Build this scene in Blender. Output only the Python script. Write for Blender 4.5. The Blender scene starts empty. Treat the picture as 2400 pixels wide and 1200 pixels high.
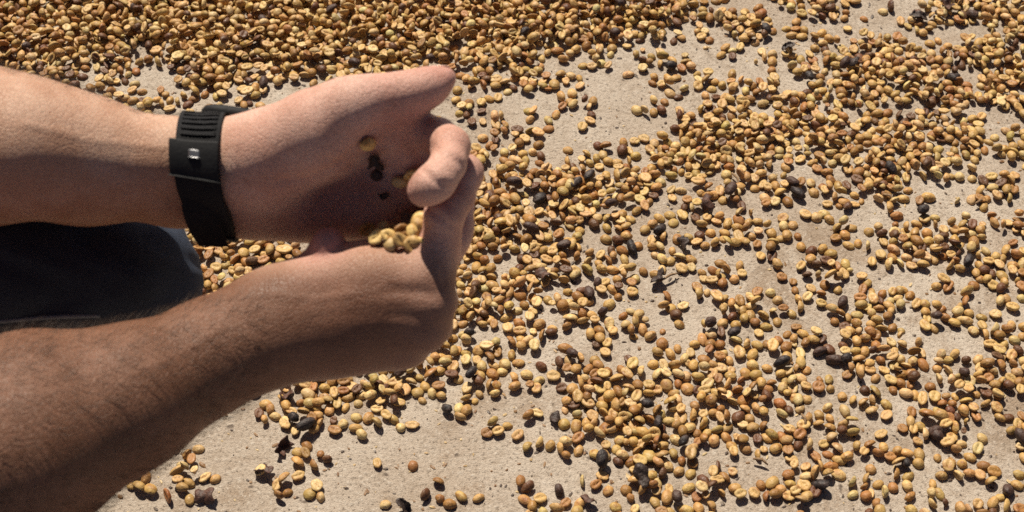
import bpy, math, random
import numpy as np
from mathutils import Vector, Matrix
from mathutils.bvhtree import BVHTree

scene = bpy.context.scene
COL = scene.collection
R = math.radians
rng = np.random.default_rng(11)
random.seed(5)

# ------------------------------------------------------------------ camera
ELEV = R(52.8)                 # how far the lens looks down
DIST = 1.0                   # metres from lens to the middle of the view on the ground
HFOV = R(39.97)
FPX = 1200.0 / math.tan(HFOV / 2)
CAM = np.array([0.0, -DIST * math.cos(ELEV), DIST * math.sin(ELEV)])
RIGHT = np.array([1.0, 0.0, 0.0])
FWD = np.array([0.0, math.cos(ELEV), -math.sin(ELEV)])
UP = np.array([0.0, math.sin(ELEV), math.cos(ELEV)])
cd = bpy.data.cameras.new('camera')
cd.sensor_width = 36.0
cd.lens = 18.0 / math.tan(HFOV / 2)
cd.clip_start = 0.01
cd.clip_end = 200.0
cd.dof.use_dof = True
cd.dof.focus_distance = 0.97
cd.dof.aperture_fstop = 13.0
cam = bpy.data.objects.new('camera', cd)
COL.objects.link(cam)
cam.location = CAM
cam.rotation_euler = (math.pi / 2 - ELEV, 0, 0)
scene.camera = cam

# ------------------------------------------------------------------ sky and sun
SUN_EL, SUN_AZ = R(52.0), R(-18.0)     # azimuth from +Y (away from the lens), negative is to the left
SUN_DIR = Vector((math.sin(SUN_AZ) * math.cos(SUN_EL), math.cos(SUN_AZ) * math.cos(SUN_EL), math.sin(SUN_EL)))
w = bpy.data.worlds.new('World')
scene.world = w
w.use_nodes = True
nt = w.node_tree
nt.nodes.clear()
sky = nt.nodes.new('ShaderNodeTexSky')
sky.sky_type = 'NISHITA'
sky.sun_disc = False
sky.sun_elevation = SUN_EL
sky.sun_rotation = SUN_AZ
sky.altitude = 2200.0            # a highland farm: thin, clear air
sky.air_density = 0.15
sky.dust_density = 3.0
sky.ozone_density = 0.3
bg = nt.nodes.new('ShaderNodeBackground')
bg.inputs['Strength'].default_value = 0.125
wo = nt.nodes.new('ShaderNodeOutputWorld')
nt.links.new(sky.outputs[0], bg.inputs['Color'])
nt.links.new(bg.outputs[0], wo.inputs['Surface'])
sl = bpy.data.lights.new('sun', 'SUN')
sl.energy = 5.0
sl.angle = R(0.53)
sl.color = (1.0, 0.91, 0.77)
so = bpy.data.objects.new('sun', sl)
COL.objects.link(so)
so.rotation_euler = SUN_DIR.to_track_quat('Z', 'Y').to_euler()
so.location = SUN_DIR * 3

scene.view_settings.view_transform = 'Standard'
scene.view_settings.look = 'None'
scene.view_settings.exposure = 0.32
scene.view_settings.gamma = 1.0
scene.view_settings.use_curve_mapping = False
scene.cycles.use_denoising = False


# ------------------------------------------------------------------ helpers
def P(px, py, d):
    """Point seen at pixel (px, py) of the 2400 x 1200 frame at depth d metres along the lens axis."""
    return CAM + (RIGHT * ((px - 1200) / FPX) + UP * ((600 - py) / FPX) + FWD) * d


def G(px, py, z=0.0):
    """Point at height z seen at that pixel."""
    dr = RIGHT * ((px - 1200) / FPX) + UP * ((600 - py) / FPX) + FWD
    return CAM + dr * ((z - CAM[2]) / dr[2])


def to_px(p):
    q = np.asarray(p) - CAM
    d = q @ FWD
    return 1200 + FPX * (q @ RIGHT) / d, 600 - FPX * (q @ UP) / d, d


def prop(o, label=None, cat=None, group=None, kind=None):
    if label: o['label'] = label
    if cat: o['category'] = cat
    if group: o['group'] = group
    if kind: o['kind'] = kind
    return o


def empty(name, loc=(0, 0, 0)):
    o = bpy.data.objects.new(name, None)
    o.empty_display_size = 0.02
    o.location = loc
    COL.objects.link(o)
    return o


def mesh_from(name, v, f, smooth=True):
    me = bpy.data.meshes.new(name)
    v = np.asarray(v, np.float32)
    if isinstance(f, np.ndarray):
        n, k = f.shape
        me.vertices.add(len(v)); me.vertices.foreach_set('co', v.ravel())
        me.loops.add(n * k); me.loops.foreach_set('vertex_index', f.astype(np.int32).ravel())
        me.polygons.add(n)
        me.polygons.foreach_set('loop_start', np.arange(0, n * k, k, dtype=np.int32))
        me.update(calc_edges=True)
        me.validate()
    else:
        me.from_pydata([tuple(map(float, p)) for p in v], [], f)
        me.update()
    if smooth:
        me.polygons.foreach_set('use_smooth', np.ones(len(me.polygons), bool))
    return me


def obj(name, me, mat, parent=None):
    o = bpy.data.objects.new(name, me)
    if mat is not None and not me.materials:
        me.materials.append(mat)
    COL.objects.link(o)
    if parent is not None:
        o.parent = parent
        o.matrix_parent_inverse = Matrix.Translation(-parent.location)
    return o


def attr(me, name, data):
    data = np.asarray(data, np.float32)
    if data.ndim == 1:
        a = me.attributes.new(name, 'FLOAT', 'POINT'); a.data.foreach_set('value', data)
    else:
        if data.shape[1] == 3:
            data = np.concatenate([data, np.ones((len(data), 1), np.float32)], 1)
        a = me.attributes.new(name, 'FLOAT_COLOR', 'POINT'); a.data.foreach_set('color', data.ravel())


class NT:
    """Small node-tree builder."""
    def __init__(self, name):
        self.m = bpy.data.materials.new(name)
        self.m.use_nodes = True
        self.t = self.m.node_tree
        self.t.nodes.clear()
        self.out = self.n('ShaderNodeOutputMaterial')
        self.b = self.n('ShaderNodeBsdfPrincipled')
        self.l(self.b.outputs[0], self.out.inputs['Surface'])

    def n(self, t, **kw):
        x = self.t.nodes.new(t)
        for k, v in kw.items(): setattr(x, k, v)
        return x

    def l(self, a, b): self.t.links.new(a, b)

    def put(self, sock, v):
        if isinstance(v, bpy.types.NodeSocket): self.l(v, sock)
        else: sock.default_value = v

    def noise(self, scale, detail=4.0, rough=0.55, vec=None, out='Fac', dist=0.0):
        x = self.n('ShaderNodeTexNoise')
        x.inputs['Scale'].default_value = scale
        x.inputs['Detail'].default_value = detail
        x.inputs['Roughness'].default_value = rough
        x.inputs['Distortion'].default_value = dist
        if vec is not None: self.l(vec, x.inputs['Vector'])
        return x.outputs[out]

    def ramp(self, v, a, b, lo=0.0, hi=1.0):
        x = self.n('ShaderNodeMapRange')
        x.interpolation_type = 'SMOOTHSTEP'
        self.l(v, x.inputs['Value'])
        for k, q in zip(('From Min', 'From Max', 'To Min', 'To Max'), (a, b, lo, hi)):
            x.inputs[k].default_value = q
        return x.outputs[0]

    def mix(self, f, a, b, mode='MIX'):
        x = self.n('ShaderNodeMix', data_type='RGBA', blend_type=mode)
        self.put(x.inputs[0], f); self.put(x.inputs[6], a); self.put(x.inputs[7], b)
        return x.outputs[2]

    def math(self, op, a, b=0.0):
        x = self.n('ShaderNodeMath', operation=op)
        self.put(x.inputs[0], a); self.put(x.inputs[1], b)
        return x.outputs[0]

    def bump(self, h, strength, dist, normal=None):
        x = self.n('ShaderNodeBump')
        x.inputs['Strength'].default_value = strength
        x.inputs['Distance'].default_value = dist
        self.l(h, x.inputs['Height'])
        if normal is not None: self.l(normal, x.inputs['Normal'])
        return x.outputs[0]

    def pos(self): return self.n('ShaderNodeNewGeometry').outputs['Position']
    def objco(self): return self.n('ShaderNodeTexCoord').outputs['Object']

    def set(self, **kw):
        for k, v in kw.items(): self.put(self.b.inputs[k.replace('_', ' ')], v)
        return self.m


def rgb(r, g, b): return (r, g, b, 1.0)


# ------------------------------------------------------------------ materials
def concrete_material():
    t = NT('weathered_concrete')
    p = t.pos()
    big = t.noise(5.0, 5, 0.6, p)
    mid = t.noise(28.0, 6, 0.62, p, dist=0.4)
    fine = t.noise(420.0, 3, 0.7, p)
    grit = t.noise(1100.0, 2, 0.7, p)
    stain = t.noise(8.0, 7, 0.72, p, dist=1.4)
    c = t.mix(t.ramp(big, 0.35, 0.68), rgb(0.385, 0.31, 0.24), rgb(0.495, 0.425, 0.35))
    c = t.mix(t.ramp(stain, 0.50, 0.66, 0, 0.7), c, rgb(0.28, 0.20, 0.135))
    c = t.mix(t.ramp(mid, 0.56, 0.75, 0, 0.4), c, rgb(0.60, 0.53, 0.445))
    c = t.mix(t.ramp(fine, 0.47, 0.30, 0, 0.8), c, rgb(0.10, 0.077, 0.058))
    c = t.mix(t.ramp(fine, 0.55, 0.70, 0, 0.7), c, rgb(0.58, 0.53, 0.46))
    c = t.mix(t.ramp(grit, 0.42, 0.27, 0, 0.75), c, rgb(0.085, 0.065, 0.05))
    mot = t.noise(70.0, 5, 0.7, p, dist=1.2)
    c = t.mix(t.ramp(mot, 0.50, 0.68, 0, 0.45), c, rgb(0.22, 0.165, 0.115))
    c = t.mix(t.ramp(mot, 0.45, 0.28, 0, 0.4), c, rgb(0.60, 0.54, 0.46))
    spots = t.noise(95.0, 2, 0.5, p)
    c = t.mix(t.ramp(spots, 0.31, 0.24, 0, 0.8), c, rgb(0.09, 0.065, 0.05))
    h = t.math('ADD', t.math('MULTIPLY', fine, 0.6), t.math('MULTIPLY', grit, 0.5))
    h = t.math('ADD', h, t.math('MULTIPLY', mid, 1.2))
    return t.set(Base_Color=c, Roughness=0.9, Specular_IOR_Level=0.25, Normal=t.bump(h, 0.95, 0.0016))


def bean_material(name, per_object):
    t = NT(name)
    if per_object:
        info = t.n('ShaderNodeObjectInfo')
        base = info.outputs['Color']
        co = t.n('ShaderNodeVectorMath', operation='ADD')
        t.l(t.objco(), co.inputs[0])
        sc = t.n('ShaderNodeVectorMath', operation='SCALE')
        t.l(info.outputs['Location'], sc.inputs[0]); sc.inputs['Scale'].default_value = 3.0
        t.l(sc.outputs[0], co.inputs[1])
        p = co.outputs[0]
    else:
        base = t.n('ShaderNodeAttribute', attribute_name='bean_color').outputs['Color']
        p = t.pos()
    n1 = t.noise(230.0, 3, 0.6, p)
    n2 = t.noise(700.0, 3, 0.65, p)
    n3 = t.noise(90.0, 2, 0.5, p)
    dark = t.mix(1.0, base, rgb(0.52, 0.33, 0.20), 'MULTIPLY')
    c = t.mix(t.ramp(n1, 0.50, 0.70, 0, 0.85), base, dark)
    c = t.mix(t.ramp(n3, 0.52, 0.7, 0, 0.4), c, t.mix(1.0, base, rgb(0.75, 0.55, 0.4), 'MULTIPLY'))
    c = t.mix(t.ramp(n2, 0.56, 0.72, 0, 0.4), c, t.mix(0.5, base, rgb(0.72, 0.58, 0.34)))
    h = t.math('ADD', n1, t.math('MULTIPLY', n2, 0.6))
    return t.set(Base_Color=c, Roughness=t.ramp(n2, 0.3, 0.7, 0.38, 0.66), Specular_IOR_Level=0.42, Normal=t.bump(h, 0.7, 0.0009))


def cherry_material():
    t = NT('dried_cherry_skin')
    p = t.pos()
    n = t.noise(320.0, 4, 0.6, p)
    c = t.mix(t.ramp(n, 0.4, 0.7), t.n('ShaderNodeObjectInfo').outputs['Color'], rgb(0.075, 0.05, 0.042))
    return t.set(Base_Color=c, Roughness=0.55, Specular_IOR_Level=0.4, Normal=t.bump(n, 0.9, 0.0012))


def skin_material():
    t = NT('sunlit_skin')
    p = t.pos()
    palm = t.n('ShaderNodeAttribute', attribute_name='palm').outputs['Fac']
    red = t.n('ShaderNodeAttribute', attribute_name='red').outputs['Fac']
    blotch = t.noise(38.0, 4, 0.6, p)
    pore = t.noise(900.0, 3, 0.65, p)
    frec = t.noise(260.0, 4, 0.6, p)
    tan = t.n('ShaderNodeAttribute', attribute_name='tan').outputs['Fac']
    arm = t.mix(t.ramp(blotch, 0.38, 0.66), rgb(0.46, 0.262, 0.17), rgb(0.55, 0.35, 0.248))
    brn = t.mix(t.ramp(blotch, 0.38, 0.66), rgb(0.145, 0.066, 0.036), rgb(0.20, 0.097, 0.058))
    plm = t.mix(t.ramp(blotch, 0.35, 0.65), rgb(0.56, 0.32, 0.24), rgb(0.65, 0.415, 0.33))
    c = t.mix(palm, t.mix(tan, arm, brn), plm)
    c = t.mix(t.math('MULTIPLY', red, 0.75), c, rgb(0.46, 0.165, 0.14))
    c = t.mix(t.ramp(frec, 0.53, 0.72, 0, 0.22), c, rgb(0.27, 0.12, 0.07))
    c = t.mix(t.ramp(pore, 0.5, 0.32, 0, 0.30), c, rgb(0.22, 0.10, 0.065))
    lines = t.n('ShaderNodeTexVoronoi', feature='DISTANCE_TO_EDGE')
    lines.inputs['Scale'].default_value = 620.0
    t.l(p, lines.inputs['Vector'])
    wr = t.n('ShaderNodeTexVoronoi', feature='DISTANCE_TO_EDGE')
    wr.inputs['Scale'].default_value = 300.0
    warp = t.n('ShaderNodeVectorMath', operation='ADD')
    wn = t.n('ShaderNodeVectorMath', operation='SCALE'); wn.inputs['Scale'].default_value = 0.006
    t.l(t.noise(120.0, 3, 0.6, p, out='Color'), wn.inputs[0]); t.l(p, warp.inputs[0]); t.l(wn.outputs[0], warp.inputs[1])
    t.l(warp.outputs[0], wr.inputs['Vector'])
    fold = t.ramp(wr.outputs[0], 0.0, 0.10)
    c = t.mix(t.ramp(wr.outputs[0], 0.06, 0.0, 0, 0.22), c, rgb(0.26, 0.11, 0.07))
    h = t.math('ADD', t.math('MULTIPLY', pore, 0.7), t.math('MULTIPLY', t.ramp(lines.outputs[0], 0.0, 0.12), 0.5))
    h = t.math('ADD', h, t.math('MULTIPLY', fold, 0.5))
    h = t.math('ADD', h, t.math('MULTIPLY', frec, 0.8))
    m = t.set(Base_Color=c, Roughness=t.ramp(blotch, 0.3, 0.7, 0.46, 0.58), Specular_IOR_Level=0.32, Normal=t.bump(h, 0.45, 0.0006),
              Subsurface_Weight=0.10, Subsurface_Scale=0.004)
    t.b.inputs['Subsurface Radius'].default_value = (1.0, 0.35, 0.2)
    return m


def simple(name, col, rough=0.6, spec=0.4, metal=0.0, nscale=0.0, nstr=0.0, col2=None, vscale=None):
    t = NT(name)
    c = col
    kw = {}
    if nscale:
        n = t.noise(nscale, 4, 0.6, t.pos())
        if col2: c = t.mix(t.ramp(n, 0.35, 0.68), col, col2)
        kw['Normal'] = t.bump(n, nstr, 0.001)
    return t.set(Base_Color=c, Roughness=rough, Specular_IOR_Level=spec, Metallic=metal, **kw)


def weave_material(name, c1, c2, scale, rough=0.85, strength=0.7):
    t = NT(name)
    p = t.objco()
    wv = t.n('ShaderNodeTexWave', wave_type='BANDS', bands_direction='DIAGONAL')
    wv.inputs['Scale'].default_value = scale
    wv.inputs['Distortion'].default_value = 1.5
    t.l(p, wv.inputs['Vector'])
    n = t.noise(60.0, 5, 0.6, p)
    f = t.noise(1500.0, 2, 0.6, p)
    k = t.math('MULTIPLY', t.math('ADD', wv.outputs['Fac'], f), 0.5)
    c = t.mix(t.ramp(k, 0.35, 0.75), c1, c2)
    c = t.mix(t.ramp(n, 0.5, 0.75, 0, 0.3), c, c2)
    return t.set(Base_Color=c, Roughness=rough, Specular_IOR_Level=0.2, Normal=t.bump(k, strength, 0.0006))


M = {
    'concrete': concrete_material(),
    'bean': bean_material('parchment_bean', True),
    'beans': bean_material('parchment_beans', False),
    'cherry': cherry_material(),
    'skin': skin_material(),
    'jeans': weave_material('dark_denim', rgb(0.024, 0.029, 0.043), rgb(0.058, 0.076, 0.118), 900.0),
    'seam': weave_material('denim_seam_thread', rgb(0.16, 0.18, 0.22), rgb(0.28, 0.30, 0.34), 700.0),
    'shirt': weave_material('grey_cotton', rgb(0.10, 0.10, 0.11), rgb(0.16, 0.16, 0.17), 700.0),
    'strap': weave_material('black_webbing', rgb(0.008, 0.008, 0.009), rgb(0.022, 0.022, 0.024), 420.0, 0.7, 1.0),
    'case': simple('black_resin', rgb(0.008, 0.008, 0.009), 0.68, 0.3, 0, 600, 0.25),
    'steel': simple('brushed_steel', rgb(0.30, 0.30, 0.31), 0.45, 0.5, 1.0, 900, 0.1),
    'glass': simple('watch_crystal', rgb(0.01, 0.01, 0.012), 0.06, 0.6),
    'hair': simple('arm_hair', rgb(0.035, 0.02, 0.012), 0.45, 0.4),
    'twig': simple('dry_twig', rgb(0.20, 0.12, 0.065), 0.85, 0.2, 0, 500, 0.8, rgb(0.33, 0.23, 0.14)),
    'nail': simple('finger_nail', rgb(0.62, 0.38, 0.31), 0.3, 0.5, 0, 400, 0.05),
}

# ------------------------------------------------------------------ ground
gs = 12.0
gv = [(-gs, -gs, 0), (gs, -gs, 0), (gs, gs, 0), (-gs, gs, 0)]
ground = obj('ground', mesh_from('ground', gv, [(0, 1, 2, 3)], False), M['concrete'])
prop(ground, 'pale weathered concrete drying floor with brown stains and specks', 'drying floor', None, 'structure')


# ------------------------------------------------------------------ distance-field modelling of soft bodies
def smin(a, b, k):
    h = np.maximum(k - np.abs(a - b), 0.0) / k
    return np.minimum(a, b) - h * h * k * 0.25


def round_cone(p, a, b, r1, r2):
    ba = b - a
    l2 = float(ba @ ba)
    rr = r1 - r2
    a2 = l2 - rr * rr
    if a2 <= 1e-12:
        return np.linalg.norm(p - (a if r1 > r2 else b), axis=1) - max(r1, r2)
    il2 = 1.0 / l2
    pa = p - a
    y = pa @ ba
    z = y - l2
    q = pa * l2 - np.outer(y, ba)
    x2 = np.einsum('ij,ij->i', q, q)
    y2 = y * y * l2
    z2 = z * z * l2
    k = math.copysign(1, rr) * rr * rr * x2
    out = (np.sqrt(np.maximum(x2 * a2 * il2, 0)) + y * rr) * il2 - r1
    c1 = np.sign(z) * a2 * z2 > k
    c2 = np.sign(y) * a2 * y2 < k
    out = np.where(c2, np.sqrt(np.maximum(x2 + y2, 0)) * il2 - r1, out)
    out = np.where(c1, np.sqrt(np.maximum(x2 + z2, 0)) * il2 - r2, out)
    return out


class Field:
    """Groups of tapered capsules, blended inside a group and then group to group."""
    def __init__(self): self.groups = []

    def group(self, k, join_k=None, root=None, reach=0.02, far_k=0.0015):
        g = dict(k=k, cones=[], join=join_k if join_k is not None else k, root=root, reach=reach, far=far_k)
        self.groups.append(g)
        return g

    @staticmethod
    def chain(g, pts, **tags):
        for (a, r1), (b, r2) in zip(pts[:-1], pts[1:]):
            g['cones'].append((np.asarray(a, float), np.asarray(b, float), r1, r2, tags))

    def __call__(self, p):
        d = None
        plo, phi = p.min(axis=0), p.max(axis=0)
        for g in self.groups:
            gd = None
            for a, b, r1, r2, _ in g['cones']:
                m = max(r1, r2) + 0.03
                lo, hi = np.minimum(a, b) - m, np.maximum(a, b) + m
                if np.any(plo > hi) or np.any(phi < lo): continue
                if gd is None: gd = np.full(len(p), 0.5)
                s = np.nonzero(np.all((p > lo) & (p < hi), axis=1))[0]
                if len(s):
                    gd[s] = smin(gd[s], round_cone(p[s], a, b, r1, r2), g['k'])
            if gd is None: continue
            if d is None:
                d = gd
            elif g['root'] is None:
                d = smin(d, gd, g['join'])
            else:
                e = np.exp(-np.sum((p - g['root']) ** 2, axis=1) / g['reach'] ** 2)
                d = smin(d, gd, g['far'] + (g['join'] - g['far']) * e)
        return d if d is not None else np.full(len(p), 0.5)

    def tag(self, p, name):
        wsum = np.full(len(p), 1e-9); acc = np.zeros(len(p))
        for g in self.groups:
            for a, b, r1, r2, tags in g['cones']:
                m = max(r1, r2) + 0.02
                s = np.nonzero(np.all((p > np.minimum(a, b) - m) & (p < np.maximum(a, b) + m), axis=1))[0]
                if not len(s): continue
                q = p[s]
                ww = np.exp(-np.clip(round_cone(q, a, b, r1, r2), 0, 0.05) / 0.0035)
                v = tags.get(name, (0.0, 0.0))
                if not isinstance(v, tuple): v = (v, v)
                ba = b - a
                t = np.clip((q - a) @ ba / max(float(ba @ ba), 1e-9), 0, 1)
                acc[s] += ww * (v[0] + (v[1] - v[0]) * t); wsum[s] += ww
        return acc / wsum

    def bounds(self):
        lo = np.min([np.minimum(c[0], c[1]) - max(c[2], c[3]) for g in self.groups for c in g['cones']], axis=0)
        hi = np.max([np.maximum(c[0], c[1]) + max(c[2], c[3]) for g in self.groups for c in g['cones']], axis=0)
        return lo - 0.01, hi + 0.01


def surface_nets(field, vox, B=8):
    """Mesh the zero level of a field; only blocks near the surface are sampled."""
    lo, hi = field.bounds()
    nb = np.ceil((hi - lo) / (vox * B)).astype(int)
    ii = np.stack(np.meshgrid(*[np.arange(k) for k in nb], indexing='ij'), -1).reshape(-1, 3)
    cen = lo + (ii + 0.5) * vox * B
    dc = np.concatenate([field(c) for c in np.array_split(cen, max(1, len(cen) // 4000))])
    ii = ii[np.abs(dc) < vox * B * 1.05]
    off = np.stack(np.meshgrid(*[np.arange(B + 1)] * 3, indexing='ij'), -1).reshape(-1, 3)
    vals = []
    ii = ii[np.lexsort(((ii[:, 2] // 4), (ii[:, 1] // 4), (ii[:, 0] // 4)))]
    for chunk in np.array_split(ii, max(1, len(ii) // 60)):
        pts = (lo + (chunk[:, None, :] * B + off[None]) * vox).reshape(-1, 3)
        vals.append(field(pts).reshape(len(chunk), B + 1, B + 1, B + 1))
    V = np.concatenate(vals)
    nx, ny, nz = nb * B + 2
    # vertices: cells with a sign change
    S = V < 0
    cnt = sum(S[:, a:B + a, b:B + b, c:B + c].astype(np.int8) for a in (0, 1) for b in (0, 1) for c in (0, 1))
    act = (cnt > 0) & (cnt < 8)
    bi, cx, cy, cz = np.nonzero(act)
    pos = np.zeros((len(bi), 3)); num = np.zeros(len(bi))
    corners = [(a, b, c) for a in (0, 1) for b in (0, 1) for c in (0, 1)]
    for i, ca in enumerate(corners):
        for cb in corners[i + 1:]:
            if sum(abs(x - y) for x, y in zip(ca, cb)) != 1: continue
            va = V[bi, cx + ca[0], cy + ca[1], cz + ca[2]]
            vb = V[bi, cx + cb[0], cy + cb[1], cz + cb[2]]
            s = (va < 0) != (vb < 0)
            t = np.where(s, va / np.where(s, va - vb, 1), 0)
            for k in range(3):
                pos[:, k] += np.where(s, ca[k] + (cb[k] - ca[k]) * t, 0)
            num += s
    pos /= num[:, None]
    gc = ii[bi] * B + np.stack([cx, cy, cz], -1)
    verts = lo + (gc + pos) * vox
    key = lambda c: (c[:, 0].astype(np.int64) * ny + c[:, 1]) * nz + c[:, 2]
    kk = key(gc)
    order = np.argsort(kk)
    ks = kk[order]

    def find(c):
        q = key(c)
        j = np.clip(np.searchsorted(ks, q), 0, len(ks) - 1)
        return np.where(ks[j] == q, order[j], -1)
    faces = []
    for ax in range(3):
        u, v = (ax + 1) % 3, (ax + 2) % 3
        sl0 = [slice(None)] + [slice(0, B)] * 3
        sl1 = [slice(None)] + [slice(0, B)] * 3
        sl1[ax + 1] = slice(1, B + 1)
        a, b = S[tuple(sl0)], S[tuple(sl1)]
        for cond, flip in ((a & ~b, False), (~a & b, True)):
            bi2, x, y, z = np.nonzero(cond)
            c0 = ii[bi2] * B + np.stack([x, y, z], -1)
            du = np.zeros(3, int); du[u] = 1
            dv = np.zeros(3, int); dv[v] = 1
            q = [find(c0 - du - dv), find(c0 - dv), find(c0), find(c0 - du)]
            q = np.stack(q if not flip else q[::-1], -1)
            faces.append(q[np.all(q >= 0, axis=1)])
    return verts, np.concatenate(faces)


def edges_of(f):
    e = np.concatenate([f[:, [0, 1]], f[:, [1, 2]], f[:, [2, 3]], f[:, [3, 0]]])
    e.sort(axis=1)
    return np.unique(e, axis=0)


def relax(v, e, it=3, lam=0.5):
    n = len(v)
    deg = np.bincount(e.ravel(), minlength=n).astype(float)[:, None]
    for i in range(it):
        for s in (lam, -lam * 1.04):
            acc = np.zeros_like(v)
            for k in range(3):
                acc[:, k] = np.bincount(e[:, 0], v[e[:, 1], k], n) + np.bincount(e[:, 1], v[e[:, 0], k], n)
            v = v + s * (acc / np.maximum(deg, 1) - v)
    return v


def vnormals(v, f):
    a = np.cross(v[f[:, 2]] - v[f[:, 0]], v[f[:, 3]] - v[f[:, 1]])
    n = np.zeros_like(v)
    for k in range(3):
        for c in range(4):
            n[:, k] += np.bincount(f[:, c], a[:, k], len(v))
    return n / np.maximum(np.linalg.norm(n, axis=1, keepdims=True), 1e-12)


# ------------------------------------------------------------------ the person: both arms and hands as one skin
body = Field()
mm = 0.001

SPAN = [0.715, 0.700]       # sketch depth of the limb, real depth of the limb: sketches are scaled to fit

def lifted(a, b, d, r=0.0):
    k = (SPAN[1] / FPX) / (SPAN[0] / 2897.0)
    dn = SPAN[1] + (d - SPAN[0]) * k
    return P(a, b, dn), r * mm * (dn / FPX) / (d / 2897.0)

def C(g, pts, **tags):
    """chain of (px, py, depth, radius mm)"""
    body.chain(g, [lifted(*q) for q in pts], **tags)

# --- far arm (left hand, palm towards us, thumb up)
SPAN[:] = [0.715, 0.700]
g = body.group(0.014)
C(g, [(-330, 285, 0.690, 45), (-60, 312, 0.700, 36), (200, 350, 0.706, 27), (420, 372, 0.708, 20), (545, 385, 0.707, 18), (620, 392, 0.707, 15)])
C(g, [(-330, 330, 0.708, 45), (-60, 385, 0.718, 33), (200, 415, 0.726, 25), (420, 445, 0.730, 19), (545, 462, 0.731, 17), (640, 470, 0.731, 16)])
C(g, [(-200, 330, 0.690, 38), (60, 345, 0.695, 34), (300, 385, 0.707, 21)])
# palm
g = body.group(0.011, 0.016)
C(g, [(600, 385, 0.708, 15), (780, 340, 0.706, 12), (925, 308, 0.704, 12)], palm=1.0)
C(g, [(610, 420, 0.720, 15), (790, 400, 0.724, 11), (950, 365, 0.712, 12)], palm=1.0)
C(g, [(615, 450, 0.730, 15), (790, 450, 0.735, 11), (948, 428, 0.727, 12)], palm=1.0)
C(g, [(600, 478, 0.733, 15), (780, 500, 0.740, 11), (915, 492, 0.738, 11)], palm=1.0)
C(g, [(620, 478, 0.730, 15), (720, 490, 0.730, 16), (850, 503, 0.735, 12), (915, 495, 0.740, 11)], palm=1.0, red=(0.0, 0.25))
C(g, [(930, 322, 0.699, 10), (955, 368, 0.706, 10), (945, 430, 0.717, 10), (912, 492, 0.728, 10)], palm=1.0, red=0.2)
# thenar and thumb
g = body.group(0.010, 0.020)
C(g, [(565, 372, 0.705, 17), (650, 345, 0.693, 20), (735, 300, 0.683, 19), (812, 250, 0.678, 14)], palm=0.95, red=(0.0, 0.15))
C(g, [(640, 385, 0.698, 17), (740, 335, 0.686, 16), (820, 270, 0.678, 12.5)], palm=1.0, red=0.1)
C(g, [(812, 250, 0.677, 13), (880, 230, 0.678, 10.2), (942, 221, 0.680, 9.2), (980, 212, 0.682, 7.9), (1015, 200, 0.684, 7.0), (1048, 181, 0.685, 4.3)], palm=0.9, red=(0.1, 0.6))
C(g, [(700, 330, 0.700, 14), (830, 288, 0.696, 10), (910, 298, 0.705, 10)], palm=1.0)
# fingers
def finger(mcp, pts, jk=0.010, reach=0.017, **tags):
    g = body.group(0.005, jk, lifted(*mcp)[0], reach, 0.0012)
    C(g, [mcp] + pts, **tags)
    return g
finger((920, 302, 0.706, 11), [(985, 307, 0.699, 10.0), (1028, 320, 0.691, 9.6), (1056, 343, 0.680, 10.0), (1050, 385, 0.668, 8.9), (1024, 424, 0.661, 9.4), (1006, 437, 0.661, 8.6), (990, 448, 0.664, 8.2)], palm=0.85, red=(0.1, 0.4))
finger((948, 365, 0.712, 11), [(1030, 383, 0.706, 10.4), (1087, 406, 0.697, 10.2), (1072, 460, 0.687, 8.9), (1041, 504, 0.680, 10.2), (1036, 548, 0.687, 9.4), (1040, 580, 0.696, 8.6)], palm=0.85, red=(0.1, 0.5))
finger((945, 430, 0.726, 11), [(1020, 455, 0.724, 10.0), (1066, 484, 0.719, 10.2), (1070, 530, 0.711, 9.0), (1060, 562, 0.708, 9.2), (1044, 596, 0.713, 8.2), (1032, 612, 0.719, 7.6)], palm=0.85, red=(0.1, 0.3))
finger((915, 493, 0.738, 10), [(975, 518, 0.734, 9.0), (1020, 540, 0.728, 9.0), (1028, 575, 0.721, 8.2), (1025, 595, 0.720, 8.0), (1005, 612, 0.725, 7.2)], palm=0.85, red=(0.1, 0.3))

# --- near arm (right hand, its back towards us, low over the floor)
SPAN[:] = [0.695, 0.677]
g = body.group(0.016)
C(g, [(-260, 1120, 0.640, 46), (60, 992, 0.650, 40), (300, 908, 0.672, 29), (500, 805, 0.690, 22), (612, 747, 0.696, 19), (690, 708, 0.698, 16)])
C(g, [(-260, 1160, 0.632, 46), (60, 1060, 0.640, 42), (300, 945, 0.664, 32), (500, 850, 0.688, 23), (620, 800, 0.694, 19), (700, 790, 0.697, 16)])
C(g, [(-150, 1030, 0.650, 38), (80, 948, 0.655, 32), (280, 905, 0.672, 20)])
g = body.group(0.012, 0.018)
C(g, [(660, 715, 0.698, 16), (840, 672, 0.694, 14), (1000, 654, 0.690, 12.5)], red=(0, 0.1))
C(g, [(660, 745, 0.696, 15), (840, 720, 0.690, 13), (1008, 712, 0.688, 12)], red=(0, 0.1))
C(g, [(665, 770, 0.697, 15), (830, 770, 0.693, 13), (995, 770, 0.693, 12)], red=(0, 0.1))
C(g, [(665, 790, 0.699, 15), (820, 800, 0.700, 13), (948, 806, 0.703, 11.5)], red=(0, 0.1))
C(g, [(650, 795, 0.706, 15), (780, 808, 0.708, 14), (928, 812, 0.710, 11)], palm=0.5)
C(g, [(690, 698, 0.706, 15), (790, 656, 0.704, 17), (880, 640, 0.700, 15), (985, 648, 0.694, 12)], red=(0, 0.1))
C(g, [(690, 740, 0.712, 15), (840, 730, 0.712, 14), (980, 720, 0.708, 12)], palm=1.0)
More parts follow.
